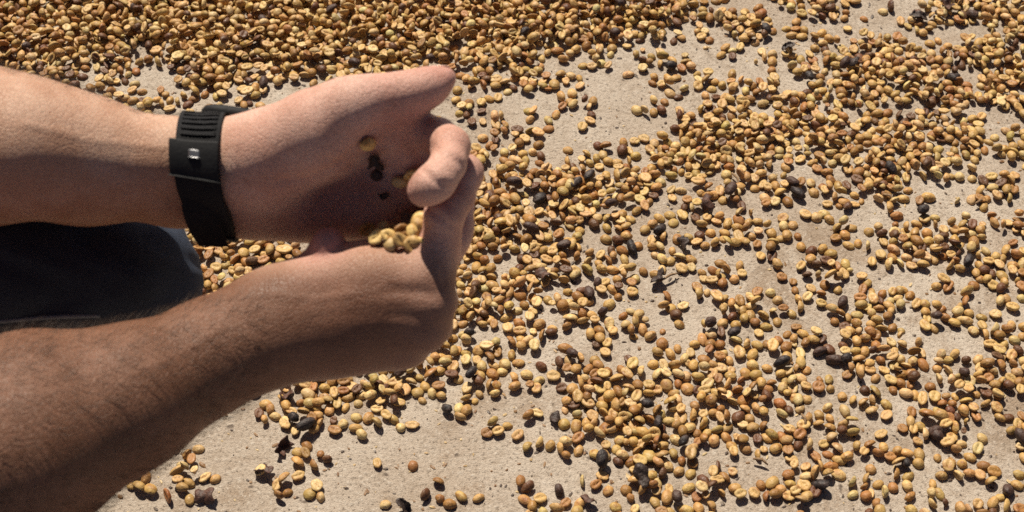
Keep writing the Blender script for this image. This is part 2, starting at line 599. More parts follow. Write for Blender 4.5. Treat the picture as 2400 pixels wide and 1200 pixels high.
# its thumb, tucked up against the other hand
g = body.group(0.008, 0.012, lifted(695, 690, 0.706)[0], 0.014, 0.0012)
C(g, [(690, 692, 0.712, 14), (745, 645, 0.714, 11.5), (764, 605, 0.702, 9.8), (771, 570, 0.695, 9.2)], palm=0.9, red=(0.3, 1.0))
# its fingers, bent away under the other hand
finger((1000, 654, 0.690, 12), [(1018, 645, 0.708, 10.5), (1012, 636, 0.728, 10), (965, 628, 0.738, 9.5), (915, 622, 0.742, 8)], palm=0.4)
finger((1008, 712, 0.688, 12), [(1026, 705, 0.706, 10.5), (1020, 698, 0.724, 10), (970, 690, 0.732, 9.5), (915, 684, 0.736, 8)], palm=0.4)
finger((995, 770, 0.693, 11.5), [(1016, 764, 0.708, 10), (1008, 757, 0.722, 9.8), (955, 750, 0.730, 9), (905, 742, 0.732, 8)], palm=0.4)
finger((948, 806, 0.703, 11), [(970, 804, 0.713, 9.2), (960, 796, 0.723, 9), (915, 790, 0.728, 8.2), (880, 785, 0.730, 7.2)], palm=0.4)

# --- upper arms and chest, out of the frame, that carry the two forearms
g = body.group(0.03)
ER = lifted(-260, 1120, 0.636)[0]
SPAN[:] = [0.715, 0.700]
EL = lifted(-330, 305, 0.697)[0]
SL, SR, CH = np.array([-0.70, 0.16, 0.50]), np.array([-0.68, -0.26, 0.48]), np.array([-0.80, -0.05, 0.50])
body.chain(g, [(EL, 0.043), ((EL + SL) / 2, 0.048), (SL, 0.052), (CH, 0.07)])
body.chain(g, [(ER, 0.043), ((ER + SR) / 2, 0.048), (SR, 0.052), (CH, 0.07)])

VOX = 0.0016
bv, bf = surface_nets(body, VOX)
be = edges_of(bf)
bv = relax(bv, be, 4)

# fine anatomy: creases, knuckle hollows and tendons pushed along the normal
def line_dist(x, y, pts):
    best = np.full(len(x), 1e9)
    for (x0, y0), (x1, y1) in zip(pts[:-1], pts[1:]):
        dx, dy = x1 - x0, y1 - y0
        t = np.clip(((x - x0) * dx + (y - y0) * dy) / (dx * dx + dy * dy), 0, 1)
        best = np.minimum(best, np.hypot(x - x0 - t * dx, y - y0 - t * dy))
    return best

nrm = vnormals(bv, bf)
vx, vy, vd = to_px(bv)
facing = np.clip(-(nrm @ FWD) * 2.0, 0, 1)
RELIEF = [  # polyline in frame units, half width, height mm (negative is a groove), near depth, far depth
    ([(655, 425), (720, 420), (790, 390), (845, 340), (880, 300)], 9, -1.2, 0.55, 0.80),       # thenar crease
    ([(760, 372), (850, 395), (905, 420), (935, 470)], 8, -0.9, 0.55, 0.80),
    ([(850, 320), (900, 345), (925, 400)], 7, -0.7, 0.55, 0.80),
    ([(558, 350), (566, 420), (562, 500)], 7, -0.4, 0.55, 0.80),                                # wrist crease
    ([(930, 205), (942, 250)], 6, -0.5, 0.55, 0.80), ([(915, 205), (926, 252)], 5, -0.35, 0.55, 0.80),
    ([(992, 400), (1052, 452)], 8, -1.1, 0.55, 0.80), ([(1004, 340), (1095, 392)], 8, -0.8, 0.55, 0.80), ([(1000, 488), (1062, 532)], 8, -1.0, 0.55, 0.80), ([(1040, 430), (1112, 474)], 8, -0.8, 0.55, 0.80),
    ([(720, 735), (850, 708), (985, 700)], 13, 0.2, 0.55, 0.80),                                # tendons of the near hand
    ([(720, 722), (850, 682), (985, 655)], 12, 0.15, 0.55, 0.80),
    ([(740, 760), (850, 755), (975, 762)], 13, 0.15, 0.55, 0.80),
    ([(925, 678), (965, 684), (1015, 690)], 15, -0.8, 0.55, 0.80),                              # hollows between knuckles
    ([(920, 738), (960, 742), (1010, 744)], 14, -0.4, 0.55, 0.80),
    ([(1035, 628), (1042, 668)], 5, -0.4, 0.55, 0.80), ([(1046, 690), (1050, 730)], 5, -0.4, 0.55, 0.80),
    ([(545, 700), (640, 690), (740, 702), (820, 690)], 8, 0.4, 0.55, 0.80),                     # veins
    ([(300, 880), (420, 830), (520, 770)], 9, 0.4, 0.55, 0.80),
    ([(60, 290), (220, 330), (380, 345)], 9, 0.4, 0.55, 0.80),
]
for pts, wd, h, d0, d1 in RELIEF:
    dd = line_dist(vx, vy, pts)
    s = (dd < wd * 3) & (vd > d0) & (vd < d1)
    bv[s] += nrm[s] * (h * mm * np.exp(-(dd[s] / wd) ** 2) * facing[s])[:, None]
bv = relax(bv, be, 1)

body_me = mesh_from('body', bv, bf)
attr(body_me, 'palm', np.clip(body.tag(bv, 'palm'), 0, 1))
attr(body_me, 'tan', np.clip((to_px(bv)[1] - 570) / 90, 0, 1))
attr(body_me, 'red', np.clip(body.tag(bv, 'red'), 0, 1))
person = empty('person', (-0.76, -0.03, 0.0))
prop(person, 'person in dark jeans crouching with bare forearms, cupping beans in both hands', 'person')
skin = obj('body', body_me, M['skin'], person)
body_tree = BVHTree.FromPolygons([tuple(p) for p in bv], bf.tolist())

# ------------------------------------------------------------------ jeans
jeans = Field()
g = jeans.group(0.03)
KN = P(330, 655, 0.752)
jeans.chain(g, [(np.array([-0.86, -0.06, 0.26]), 0.085), (np.array([-0.62, -0.03, 0.24]), 0.062), (P(20, 650, 0.752), 0.040), (P(278, 645, 0.754), 0.0335)])
jeans.chain(g, [(P(292, 632, 0.760), 0.030), (P(298, 690, 0.765), 0.027), (P(-40, 672, 0.772), 0.034), (np.array([-0.70, 0.05, 0.045]), 0.040)])
jv, jf = surface_nets(jeans, 0.0026)
je = edges_of(jf)
jv = relax(jv, je, 5)
jn = vnormals(jv, jf)
ph = jv[:, 0] * 60 + np.sin(jv[:, 1] * 90 + jv[:, 2] * 70) * 1.1
fold = np.sin(ph * 1.7 + np.sin(jv[:, 2] * 110) * 1.5) * 0.6 + np.sin(ph * 3.1 + jv[:, 1] * 130) * 0.4
jv += jn * (fold * 0.0017)[:, None]
jo = obj('jeans', mesh_from('jeans', jv, jf), M['jeans'], person)
prop(jo, 'dark navy denim trouser leg, knee bent towards the beans')
jeans_tree = BVHTree.FromPolygons([tuple(p) for p in jv], jf.tolist())


def cast(tree, px, py):
    o = Vector(CAM)
    d = Vector(RIGHT * ((px - 1200) / FPX) + UP * ((600 - py) / FPX) + FWD).normalized()
    loc, n, i, dist = tree.ray_cast(o, d)
    return (np.array(loc), np.array(n)) if loc is not None else (None, None)


def tube(path, rad, seg=6):
    path = np.asarray(path, float); n = len(path)
    rad = np.broadcast_to(rad, (n,))
    v, f = [], []
    for i in range(n):
        t = path[min(i + 1, n - 1)] - path[max(i - 1, 0)]
        t = t / max(np.linalg.norm(t), 1e-9)
        a = np.cross(t, (0.3, 0.2, 0.93)); a /= np.linalg.norm(a); b = np.cross(t, a)
        for s in range(seg):
            q = 2 * math.pi * s / seg
            v.append(path[i] + rad[i] * (a * math.cos(q) + b * math.sin(q)))
    for i in range(n - 1):
        for s in range(seg):
            f.append((i * seg + s, i * seg + (s + 1) % seg, (i + 1) * seg + (s + 1) % seg, (i + 1) * seg + s))
    v += [path[0], path[-1]]
    for s in range(seg):
        f.append((n * seg, (s + 1) % seg, s)); f.append((n * seg + 1, (n - 1) * seg + s, (n - 1) * seg + (s + 1) % seg))
    return v, f


pts = []
for k in range(26):
    x = -40 + k * 11.0
    l, n = cast(jeans_tree, x, 757 - 17 * math.sin(k / 25 * 1.5))
    if l is not None: pts.append(l + n * 0.0002)
if len(pts) > 3:
    v, f = tube(pts, 0.0011)
    s = obj('seam', mesh_from('seam', v, f), M['seam'], jo)

# shirt (out of the frame)
shirt = Field()
g = shirt.group(0.05)
shirt.chain(g, [(np.array([-0.82, -0.03, 0.17]), 0.125), (CH + np.array([0, 0, 0.02]), 0.125)])
shirt.chain(g, [(CH + np.array([0, 0.06, 0.0]), 0.11), (SL, 0.072), (EL * 0.45 + SL * 0.55, 0.066)])
shirt.chain(g, [(CH + np.array([0, -0.06, 0.0]), 0.11), (SR, 0.072), (ER * 0.45 + SR * 0.55, 0.066)])
sv, sf = surface_nets(shirt, 0.008)
obj('shirt', mesh_from('shirt', relax(sv, edges_of(sf), 3), sf), M['shirt'], person)

# nail of the raised thumb
def nail(px, py, width, length, along, depth):
    cpos = P(px, py, depth)
    loc, n, i, d = body_tree.find_nearest(Vector(cpos))
    loc = np.array(loc); n = np.array(n)
    t = along - n * (along @ n); t /= np.linalg.norm(t)
    s = np.cross(n, t)
    v, f = [], []
    NU, NV = 8, 7
    for i in range(NU + 1):
        for j in range(NV + 1):
            u = -1 + 2 * i / NU; q = -1 + 2 * j / NV
            wd = width * (1 - 0.25 * max(0, u) ** 4 - 0.3 * max(0, -u) ** 4)
            p = loc + t * u * length + s * q * wd
            l2, n2, _, _ = body_tree.find_nearest(Vector(p))
            v.append(np.array(l2) + np.array(n2) * (0.0003 + 0.0004 * max(0, u)))
    W = NV + 1
    for i in range(NU):
        for j in range(NV):
            f.append((i * W + j, i * W + j + 1, (i + 1) * W + j + 1, (i + 1) * W + j))
    o = obj('fingernail', mesh_from('fingernail', v, f), M['nail'], skin)
    md = o.modifiers.new('t', 'SOLIDIFY'); md.thickness = 0.0006; md.offset = 0
    return o

nail(1030, 170, 0.0038, 0.0050, lifted(1048, 181, 0.685)[0] - lifted(1003, 204, 0.683)[0], 0.676)

# arm hair
def arm_hair(count):
    fn = vnormals(bv, bf)
    px_, py_, d_ = to_px(bv)
    look = -(fn @ FWD)
    far_arm = (px_ > -150) & (px_ < 430) & (py_ < 400) & (look < 0.38)
    near_arm = (px_ > -150) & (px_ < 620) & (py_ > 700)
    tri_pool = np.nonzero(far_arm | near_arm)[0]
    idx = rng.choice(tri_pool, count)
    axis_f = P(420, 405, 0.700) - P(-60, 345, 0.690); axis_f /= np.linalg.norm(axis_f)
    axis_n = P(600, 770, 0.677) - P(60, 1000, 0.634); axis_n /= np.linalg.norm(axis_n)
    V, F = [], []
    for i in idx:
        p, n = bv[i], fn[i]
        # hair is sparse on the pale inner side
        ax = axis_f if py_[i] < 620 else axis_n
        side = np.cross(n, ax)
        ln = rng.uniform(0.005, 0.013)
        dirn = ax * rng.uniform(0.5, 1.0) + side * rng.normal(0, 0.45) + n * rng.uniform(0.25, 0.55)
        dirn /= np.linalg.norm(dirn)
        q = np.cross(dirn, n); q /= max(np.linalg.norm(q), 1e-9)
        wd = 0.00006
        b = len(V)
        m = p + dirn * ln * 0.55
        e = p + dirn * ln * 0.9 - n * ln * 0.14 + ax * ln * 0.1
        up = np.cross(q, dirn)
        V += [p + q * wd, p - q * wd * 0.5 + up * wd * 0.8, p - q * wd * 0.5 - up * wd * 0.8,
              m + q * wd * 0.8, m - q * wd * 0.4 + up * wd * 0.65, m - q * wd * 0.4 - up * wd * 0.65, e]
        for a, c in ((0, 1), (1, 2), (2, 0)):
            F += [(b + a, b + c, b + 3 + c), (b + a, b + 3 + c, b + 3 + a), (b + 3 + a, b + 3 + c, b + 6)]
    me = mesh_from('arm_hair', np.array(V), np.array(F, int), False)
    o = obj('arm_hair', me, M['hair'], skin)
    prop(o, None, None, None, 'stuff')

arm_hair(6500)

# ------------------------------------------------------------------ wrist watch with webbing strap
SPAN[:] = [0.715, 0.700]
WA, WB = lifted(430, 405, 0.718)[0], lifted(560, 425, 0.720)[0]
wax = WB - WA
wax = wax - FWD * (wax @ FWD) * 0.55
wax /= np.linalg.norm(wax)
wc = lifted(494, 414, 0.719)[0]
w1 = UP - wax * (UP @ wax); w1 /= np.linalg.norm(w1)        # towards the thumb side
w2 = np.cross(wax, w1)                                      # across
if w2 @ FWD > 0: w2 = -w2                                   # w2 points at the lens (inner wrist)


def skin_radius(cc, ang):
    d = w1 * math.cos(ang) + w2 * math.sin(ang)
    t = np.linspace(0.008, 0.06, 105)
    s = body(cc + t[:, None] * d)
    k = np.argmax(s > 0)
    return t[k], d


def band(a0, a1, half, t0, t1, n=64, slant=0.0, nw=6, shift=0.0):
    """A strap following the wrist from angle a0 to a1: inner offset t0, outer offset t1."""
    v, f = [], []
    W = 2 * (nw + 1)
    closed = abs(a1 - a0 - 2 * math.pi) < 1e-6
    N = n if closed else n + 1
    rads = []
    for i in range(N):
        a = a0 + (a1 - a0) * i / n
        row = []
        for j in range(nw + 1):
            u = -1 + 2 * j / nw
            row.append(skin_radius(wc + wax * (u * half + slant * math.cos(a) + shift), a))
        rads.append((a, row))
    R_ = np.array([[r for r, d in row] for a, row in rads])
    R_ = np.maximum(R_, (R_.max(axis=1, keepdims=True) * 0.25 + R_ * 0.75))
    for _ in range(6):
        if closed: R_ = (np.roll(R_, 1, 0) + np.roll(R_, -1, 0) + 2 * R_) / 4
        else: R_[1:-1] = (R_[:-2] + R_[2:] + 2 * R_[1:-1]) / 4
    for i, (a, row) in enumerate(rads):
        for lay in (t0, t1):
            for j in range(nw + 1):
                u = -1 + 2 * j / nw
                d = row[j][1]
                edge = 0.0004 if (j in (0, nw) and lay == t1) else 0
                v.append(wc + wax * (u * half + slant * math.cos(a) + shift) + d * (R_[i, j] + lay - edge))
    for i in range(n if closed else n):
        b0, b1 = i * W, ((i + 1) % N) * W
        for j in range(nw):
            f.append((b0 + j, b1 + j, b1 + j + 1, b0 + j + 1))
            o_ = nw + 1
            f.append((b0 + o_ + j, b0 + o_ + j + 1, b1 + o_ + j + 1, b1 + o_ + j))
        f.append((b0, b0 + nw + 1, b1 + nw + 1, b1))
        f.append((b0 + nw, b1 + nw, b1 + 2 * nw + 1, b0 + 2 * nw + 1))
    if not closed:
        for b in (0, (N - 1) * W):
            for j in range(nw):
                f.append((b + j, b + j + 1, b + nw + 2 + j, b + nw + 1 + j))
    return v, f


def bevel(o, wd=0.0006, seg=2):
    m = o.modifiers.new('bevel', 'BEVEL'); m.width = wd; m.segments = seg; m.limit_method = 'ANGLE'; m.angle_limit = R(40)
    return o


watch = empty('wristwatch', wc)
prop(watch, 'black wristwatch on a broad webbing strap round the raised wrist', 'watch')
SL_ = -0.006
v, f = band(0, 2 * math.pi, 0.0108, 0.0004, 0.0026, 72, SL_)
strap = bevel(obj('strap', mesh_from('strap', v, f), M['strap'], watch))
# ribs woven across the strap on the lit upper run
for k in range(6):
    a = 0.55 + k * 0.095
    v, f = band(a, a + 0.05, 0.0086, 0.0020, 0.0037, 3, SL_)
    rb = obj('rib', mesh_from('rib', v, f), M['strap'], strap)
# second layer of webbing folded back, and the keeper that holds it
v, f = band(1.22, 3.0, 0.0112, 0.0024, 0.0046, 48, SL_, 6, -0.0004)
bevel(obj('strap_overlap', mesh_from('strap_overlap', v, f), M['strap'], watch))
v, f = band(1.18, 1.66, 0.0122, 0.0036, 0.0060, 18, SL_, 6, -0.0012)
buckle = bevel(obj('buckle', mesh_from('buckle', v, f), M['case'], watch), 0.001, 3)
v, f = band(1.30, 1.40, 0.0028, 0.0054, 0.0074, 4, SL_, 4, -0.0010)
pin = bevel(obj('pin', mesh_from('pin', v, f), M['steel'], buckle), 0.0004)
# loose end of the strap hanging below the wrist
tail = []
LF = lambda a, b, d: lifted(a, b, d)[0]
p0 = [LF(424, 440, 0.688), LF(430, 500, 0.696), LF(447, 545, 0.706), LF(468, 577, 0.714)]
p1 = [LF(510, 440, 0.690), LF(516, 495, 0.698), LF(524, 540, 0.708), LF(537, 577, 0.716)]
v, f = [], []
NS = 18
def lerp_path(pp, t):
    t = t * (len(pp) - 1); i = min(int(t), len(pp) - 2); u = t - i
    a, b, c, d = pp[max(i - 1, 0)], pp[i], pp[i + 1], pp[min(i + 2, len(pp) - 1)]
    return 0.5 * ((2 * b) + (c - a) * u + (2 * a - 5 * b + 4 * c - d) * u * u + (3 * b - a - 3 * c + d) * u ** 3)
for i in range(NS + 1):
    a, b = lerp_path(p0, i / NS), lerp_path(p1, i / NS)
    for lay in (0, 1):
        for j in range(5):
            v.append(a + (b - a) * j / 4 - FWD * 0.0018 * lay)
for i in range(NS):
    b0, b1 = i * 10, (i + 1) * 10
    for j in range(4):
        f += [(b0 + j, b1 + j, b1 + j + 1, b0 + j + 1), (b0 + 5 + j, b0 + 6 + j, b1 + 6 + j, b1 + 5 + j)]
    f += [(b0, b0 + 5, b1 + 5, b1), (b0 + 4, b1 + 4, b1 + 9, b0 + 9)]
for b in (0, NS * 10):
    for j in range(4): f.append((b + j, b + j + 1, b + 6 + j, b + 5 + j))
bevel(obj('strap_tail', mesh_from('strap_tail', v, f), M['strap'], watch), 0.0004)
# the case on the far side of the wrist
def disc(center, ax, u, prof, seg=40, squash=1.0):
    v, f = [], []
    b = np.cross(ax, u)
    for h, r in prof:
        for s in range(seg):
            q = 2 * math.pi * s / seg
            cx, sx = math.cos(q), math.sin(q)
            k = (abs(cx) ** 3.2 + abs(sx) ** 3.2) ** (-1 / 3.2)
            v.append(center + ax * h + (u * cx * squash + b * sx) * r * k)
    n = len(prof)
    for i in range(n - 1):
        for s in range(seg):
            f.append((i * seg + s, i * seg + (s + 1) % seg, (i + 1) * seg + (s + 1) % seg, (i + 1) * seg + s))
    f.append(tuple(range(seg))[::-1]); f.append(tuple((n - 1) * seg + s for s in range(seg)))
    return v, f
ca = math.radians(-10)
rr_, dd_ = skin_radius(wc + wax * 0.010, ca)
cdir = w1 * math.cos(ca) + w2 * math.sin(ca)
tdir = np.cross(cdir, wax)
cc = wc + wax * 0.008 + cdir * (rr_ + 0.0022)
v, f = disc(cc, cdir, wax, [(0, 0.0165), (0.0015, 0.0174), (0.0035, 0.0176), (0.0052, 0.0166), (0.0058, 0.0155)])
case = bevel(obj('case', mesh_from('case', v, f), M['case'], watch), 0.0006)
v, f = disc(cc, cdir, wax, [(0.0054, 0.0145), (0.0062, 0.0143)])
cr = obj('crystal', mesh_from('crystal', v, f, False), M['glass'], case)

# ------------------------------------------------------------------ coffee beans
BL, BW, BT = 0.0042, 0.0033, 0.0030      # half length, half width, dome height


def bean_mesh(seed, seg=16):
    r = np.random.default_rng(seed)
    v, f = [], []
    tops = [(0.99, 0.10), (0.93, 0.38), (0.76, 0.66), (0.50, 0.87), (0.22, 0.98)]
    bots = [(0.93, -0.05), (0.66, -0.10), (0.32, -0.11)]
    asym = r.uniform(-0.10, 0.10); skew = r.uniform(-0.12, 0.12)
    wob = [(k, r.uniform(0, 6.28), r.uniform(0.0, 0.05)) for k in (2, 3, 5)]

    def ring(rad, h, bottom):
        for s in range(seg):
            q = 2 * math.pi * s / seg
            c_, s_ = math.cos(q), math.sin(q)
            rr = rad * (1 + sum(a * math.sin(k * q + p) for k, p, a in wob))
            x = rr * c_ * (1 + asym * s_ * 0.4); y = rr * s_ * (1 + asym * c_)
            z = h + skew * x * max(h, 0)
            if bottom:
                g_ = math.exp(-(y / 0.17) ** 2)
                z += 0.22 * g_ * (1 - (abs(x)) ** 3) - 0.05 * (1 - g_) * (1 - rad)
            v.append((x * BL, y * BW, z * BT))
    for rad, h in tops[::-1]: ring(rad, h, False)
    for rad, h in bots: ring(rad, h, True)
    n = len(tops) + len(bots)
    for i in range(n - 1):
        for s in range(seg):
            f.append((i * seg + s, (i + 1) * seg + s, (i + 1) * seg + (s + 1) % seg, i * seg + (s + 1) % seg))
    v.append((0, 0, BT)); v.append((0, 0, 0.18 * BT))
    for s in range(seg):
        f.append((n * seg, s, (s + 1) % seg)); f.append((n * seg + 1, (n - 1) * seg + (s + 1) % seg, (n - 1) * seg + s))
    v = np.array(v)
    v[:, 2] -= 0.3 * BT
    v += r.normal(0, 0.00007, v.shape)
    return v, f


def cherry_mesh(seed, seg=16, rings=9):
    r = np.random.default_rng(seed)
    ph = r.uniform(0, 6.28, 6); am = r.uniform(0.02, 0.065, 6)
    v, f = [], []
    for i in range(rings):
        th = math.pi * (i + 0.5) / rings
        for s in range(seg):
            q = 2 * math.pi * s / seg
            k = 1 + am[0] * math.sin(5 * q + ph[0]) * math.sin(th) + am[1] * math.sin(3 * q + 3 * th + ph[1]) \
                + am[2] * math.sin(7 * q - 2 * th + ph[2]) * math.sin(th) + am[3] * math.sin(4 * th + 2 * q + ph[3])
            v.append((k * math.cos(th) * 0.0064, k * math.sin(th) * math.cos(q) * 0.0047, k * math.sin(th) * math.sin(q) * 0.0040))
    for i in range(rings - 1):
        for s in range(seg):
            f.append((i * seg + s, i * seg + (s + 1) % seg, (i + 1) * seg + (s + 1) % seg, (i + 1) * seg + s))
    f.append(tuple(range(seg))[::-1]); f.append(tuple((rings - 1) * seg + s for s in range(seg)))
    return np.array(v), f


def husk_mesh(seed):
    """An open, curled scrap of dried fruit skin."""
    r = np.random.default_rng(seed)
    NU, NV = 9, 8
    v, f = [], []
    ph = r.uniform(0, 6.28, 4)
    for i in range(NU + 1):
        for j in range(NV + 1):
            u, q = -1 + 2 * i / NU, -1 + 2 * j / NV
            edge = 1 - 0.22 * math.sin(3 * u + ph[0]) * abs(q) - 0.18 * math.sin(4 * q + ph[1]) * abs(u)
            a = q * 1.35
            x = u * 0.0075 * edge * math.sqrt(max(0.05, 1 - 0.55 * q * q))
            y = math.sin(a) * 0.0046 * edge
            z = (1 - math.cos(a)) * 0.0042 + 0.0016 * math.sin(3 * u + ph[2]) + 0.0007 * math.sin(7 * u + 5 * q + ph[3]) + 0.002 * u * u
            v.append((x, y, z))
    W = NV + 1
    for i in range(NU):
        for j in range(NV):
            f.append((i * W + j, (i + 1) * W + j, (i + 1) * W + j + 1, i * W + j + 1))
    return np.array(v), f


VARIANTS = [bean_mesh(100 + i) for i in range(8)]

# how thickly the beans lie: one digit for each 50 x 50 patch of the floor as seen, 9 = heaped, 0 = bare
COVER = [
    '999999999999999999999999999999987653258622168687',
    '999999999999999999999999999887864478353222553368887'[:48],
    '899888459999999999999588955433333334446677766886',
    '788647527987785688886675843211332222456888874578',
    '555665552455200111112444543200123566667666678786',
    '222222221110000000012545102200025776677655577513',
    '222222222222222222222234530022368989868878867836',
    '222222222222222222222566744455777878756668886645',
    '222222222222222222222367788878765367545378544254'[:48],
    '222222222666222222222587767776536553424645343454'[:48],
    '222222222667722222222788777655544566444424564556'[:48],
    '222222222777762222222887676445445554534536767635'[:48],
    '222222222777766222222764776576464332345535556676',
    '222222222777762222222778754375135423365354534554',
    '222222222777222222222887756754041666553577455545',
    '222222222222222222222774652566444655554676465556',
    '222222222222222222227766434543356765554577545466',
    '222222222222157777777756446665467665674467765676'[:48],
    '000000000001157788875444335877566777674554656764',
    '000000000001667654522304226788776666446533467655',
    '000000000000033020020001344578877676666553566535',
    '000000000000023400000000224477775445466645566644',
    '000000000000043000000001312425766643555455545454',
    '000000000000032100222111534455656634654445455454',
]
N_OF = [0, 0.55, 1.1, 1.8, 2.6, 3.5, 4.7, 6.3, 8.8, 12.5]

# beans that lie by themselves or in little knots on the open floor
LONE = [(597, 915), (608, 968), (720, 1042), (700, 1083), (738, 1092), (885, 1085), (968, 1090), (1028, 1128), (998, 1162), (1055, 1180),
        (1122, 1165), (1142, 1013), (1078, 978), (940, 1000), (885, 992), (835, 1002), (785, 1008), (200, 1187), (465, 1050), (440, 1066),
        (425, 1085), (452, 1080), (418, 1105), (438, 1100), (460, 1108), (505, 1120), (482, 1118), (395, 1163), (445, 1168), (420, 1128), (443, 1130), (430, 1145),
        (317, 1108), (343, 1118), (310, 1137), (330, 1142), (355, 1148), (650, 1137), (675, 1152), (612, 1102), (1359, 200), (1240, 259),
        (1285, 280), (1335, 237), (1343, 245), (1380, 250), (1386, 267), (1492, 257), (1510, 262), (1532, 262), (1550, 258), (1531, 236), (1592, 260),
        (1570, 217), (1590, 226), (1550, 198), (1565, 195), (1715, 172), (1637, 186), (1652, 190), (1672, 190), (1597, 160), (1546, 150),
        (1565, 132), (1506, 141), (1506, 160), (1387, 156), (1409, 147), (1405, 112), (1434, 112), (1506, 116), (1690, 128), (1365, 297),
        (1402, 340), (1487, 330), (1375, 362), (1572, 720), (1601, 716), (1690, 648), (1738, 640), (1692, 662), (1250, 262), (610, 245), (560, 235),
        (440, 243), (513, 247), (585, 240), (495, 268), (553, 270), (755, 202)]
CHERRIES = [(620, 200), (833, 162), (1793, 77), (1895, 187), (2237, 185), (1975, 165), (2275, 40), (1205, 440), (1380, 422), (1430, 490), (1322, 580),
            (1245, 545), (1545, 545), (1480, 583), (1710, 455), (1855, 430), (1868, 457), (2160, 500), (2085, 405), (1400, 665), (1380, 690), (1412, 735),
            (1663, 765), (1718, 785), (1340, 840), (2190, 750), (1973, 712), (1955, 845), (1980, 846), (1830, 855), (1920, 825), (1410, 1085), (1600, 1040),
            (1540, 1000), (2190, 1015), (2390, 1030), (1920, 1140), (1585, 1170), (940, 877), (1105, 885), (1100, 785), (690, 985), (720, 1005),
            (1048, 962), (1572, 159), (1230, 95), (1290, 20), (1440, 88), (780, 40), (1010, 150), (70, 125), (205, 12), (320, 40), (620, 60),
            (2190, 1020), (2255, 880), (1515, 960), (2120, 1090), (2360, 1150), (1310, 1150), (410, 1043), (2230, 190), (1265, 470), (2265, 620), (1450, 30)]
HUSKS = [(1845, 120), (2215, 25), (1300, 980), (1380, 1172), (1500, 1130), (660, 1046), (1595, 578), (620, 1108), (2150, 45), (1650, 485), (1535, 655), (480, 1170), (945, 1188), (672, 920), (1990, 160), (1270, 650), (1350, 440)]

HM = 0.0010
HX0, HY0, HX1, HY1 = -0.80, -0.50, 0.80, 0.80
HN = (int((HX1 - HX0) / HM), int((HY1 - HY0) / HM))
H = np.zeros(HN, np.float32)
BEANS = []          # (x, y, z, rotation 3x3, scale, variant, colour, pose)

PALE, GOLD, AMBER, BROWN = (0.56, 0.39, 0.17), (0.475, 0.29, 0.10), (0.33, 0.16, 0.048), (0.13, 0.056, 0.024)


def foot(x, y, rad):
    i0, i1 = int((x - rad - HX0) / HM), int((x + rad - HX0) / HM) + 1
    j0, j1 = int((y - rad - HY0) / HM), int((y + rad - HY0) / HM) + 1
    i0, j0 = max(i0, 0), max(j0, 0)
    i1, j1 = min(i1, HN[0]), min(j1, HN[1])
    gx = HX0 + (np.arange(i0, i1) + 0.5) * HM - x
    gy = HY0 + (np.arange(j0, j1) + 0.5) * HM - y
    return (slice(i0, i1), slice(j0, j1)), gx[:, None], gy[None, :]


def rest_height(x, y, rad=0.0030):
    s, gx, gy = foot(x, y, rad)
    h = H[s]
    m = gx * gx + gy * gy < rad * rad
    return (float(h[m].max()), float(h[m].mean())) if m.any() else (0.0, 0.0)


def rot(az, tilt, roll):
    return np.array(Matrix.Rotation(az, 3, 'Z') @ Matrix.Rotation(tilt, 3, 'Y') @ Matrix.Rotation(roll, 3, 'X'))


def drop_bean(x, y, scale=None):
    top, mean = rest_height(x, y)
    piled = mean > 0.0015
    scale = scale or float(np.clip(rng.normal(1.0, 0.09), 0.78, 1.25))
    u = rng.random()
    pose = 'dome' if u < 0.50 else ('flat' if u < 0.80 else 'edge')
    roll = {'dome': 0.0, 'flat': math.pi, 'edge': rng.choice([-1, 1]) * rng.uniform(0.9, 1.7)}[pose]
    tl = 0.5 if piled else 0.12
    roll += rng.normal(0, tl); tilt = rng.normal(0, tl * 0.8)
    m = rot(rng.uniform(0, 6.283), tilt, roll) @ np.diag([rng.uniform(0.86, 1.16), rng.uniform(0.86, 1.14), rng.uniform(0.8, 1.2)])
    if rng.random() < 0.035: m = m @ np.diag([0.55, 0.9, 0.7])
    v = (VARIANTS[0][0] * scale) @ m.T
    low, high = v[:, 2].min(), v[:, 2].max()
    base = 0.65 * mean + 0.35 * top if piled else top * 0.6
    z = base - low - 0.0003
    s, gx, gy = foot(x, y, 0.0046 * scale)
    rr = (gx * gx + gy * gy) / (0.0041 * scale) ** 2
    H[s] = np.maximum(H[s], np.where(rr < 1, z + high * np.sqrt(np.maximum(0, 1 - rr)) * 0.95, 0))
    q = rng.random()
    a = (PALE, GOLD, AMBER, BROWN)
    k = 0 if q < 0.20 else 1 if q < 0.75 else 2 if q < 0.93 else 3
    c = np.array(a[k]) * rng.uniform(0.82, 1.15) * (1 + rng.normal(0, 0.04, 3))
    if pose == 'flat' and k < 2: c = c * 0.75 + np.array(PALE) * 0.30
    BEANS.append([x, y, z, m, scale, int(rng.integers(len(VARIANTS))), np.clip(c, 0.01, 0.8), pose, k, z + high])


def cover_at(px, py):
    i, j = int(np.clip(py // 50, 0, 23)), int(np.clip(px // 50, 0, 47))
    return int(COVER[i][j])


CH_SPOTS = [tuple(G(x, y)[:2]) for x, y in CHERRIES]
for x, y in LONE:
    p = G(x, y + 4)
    drop_bean(p[0], p[1])
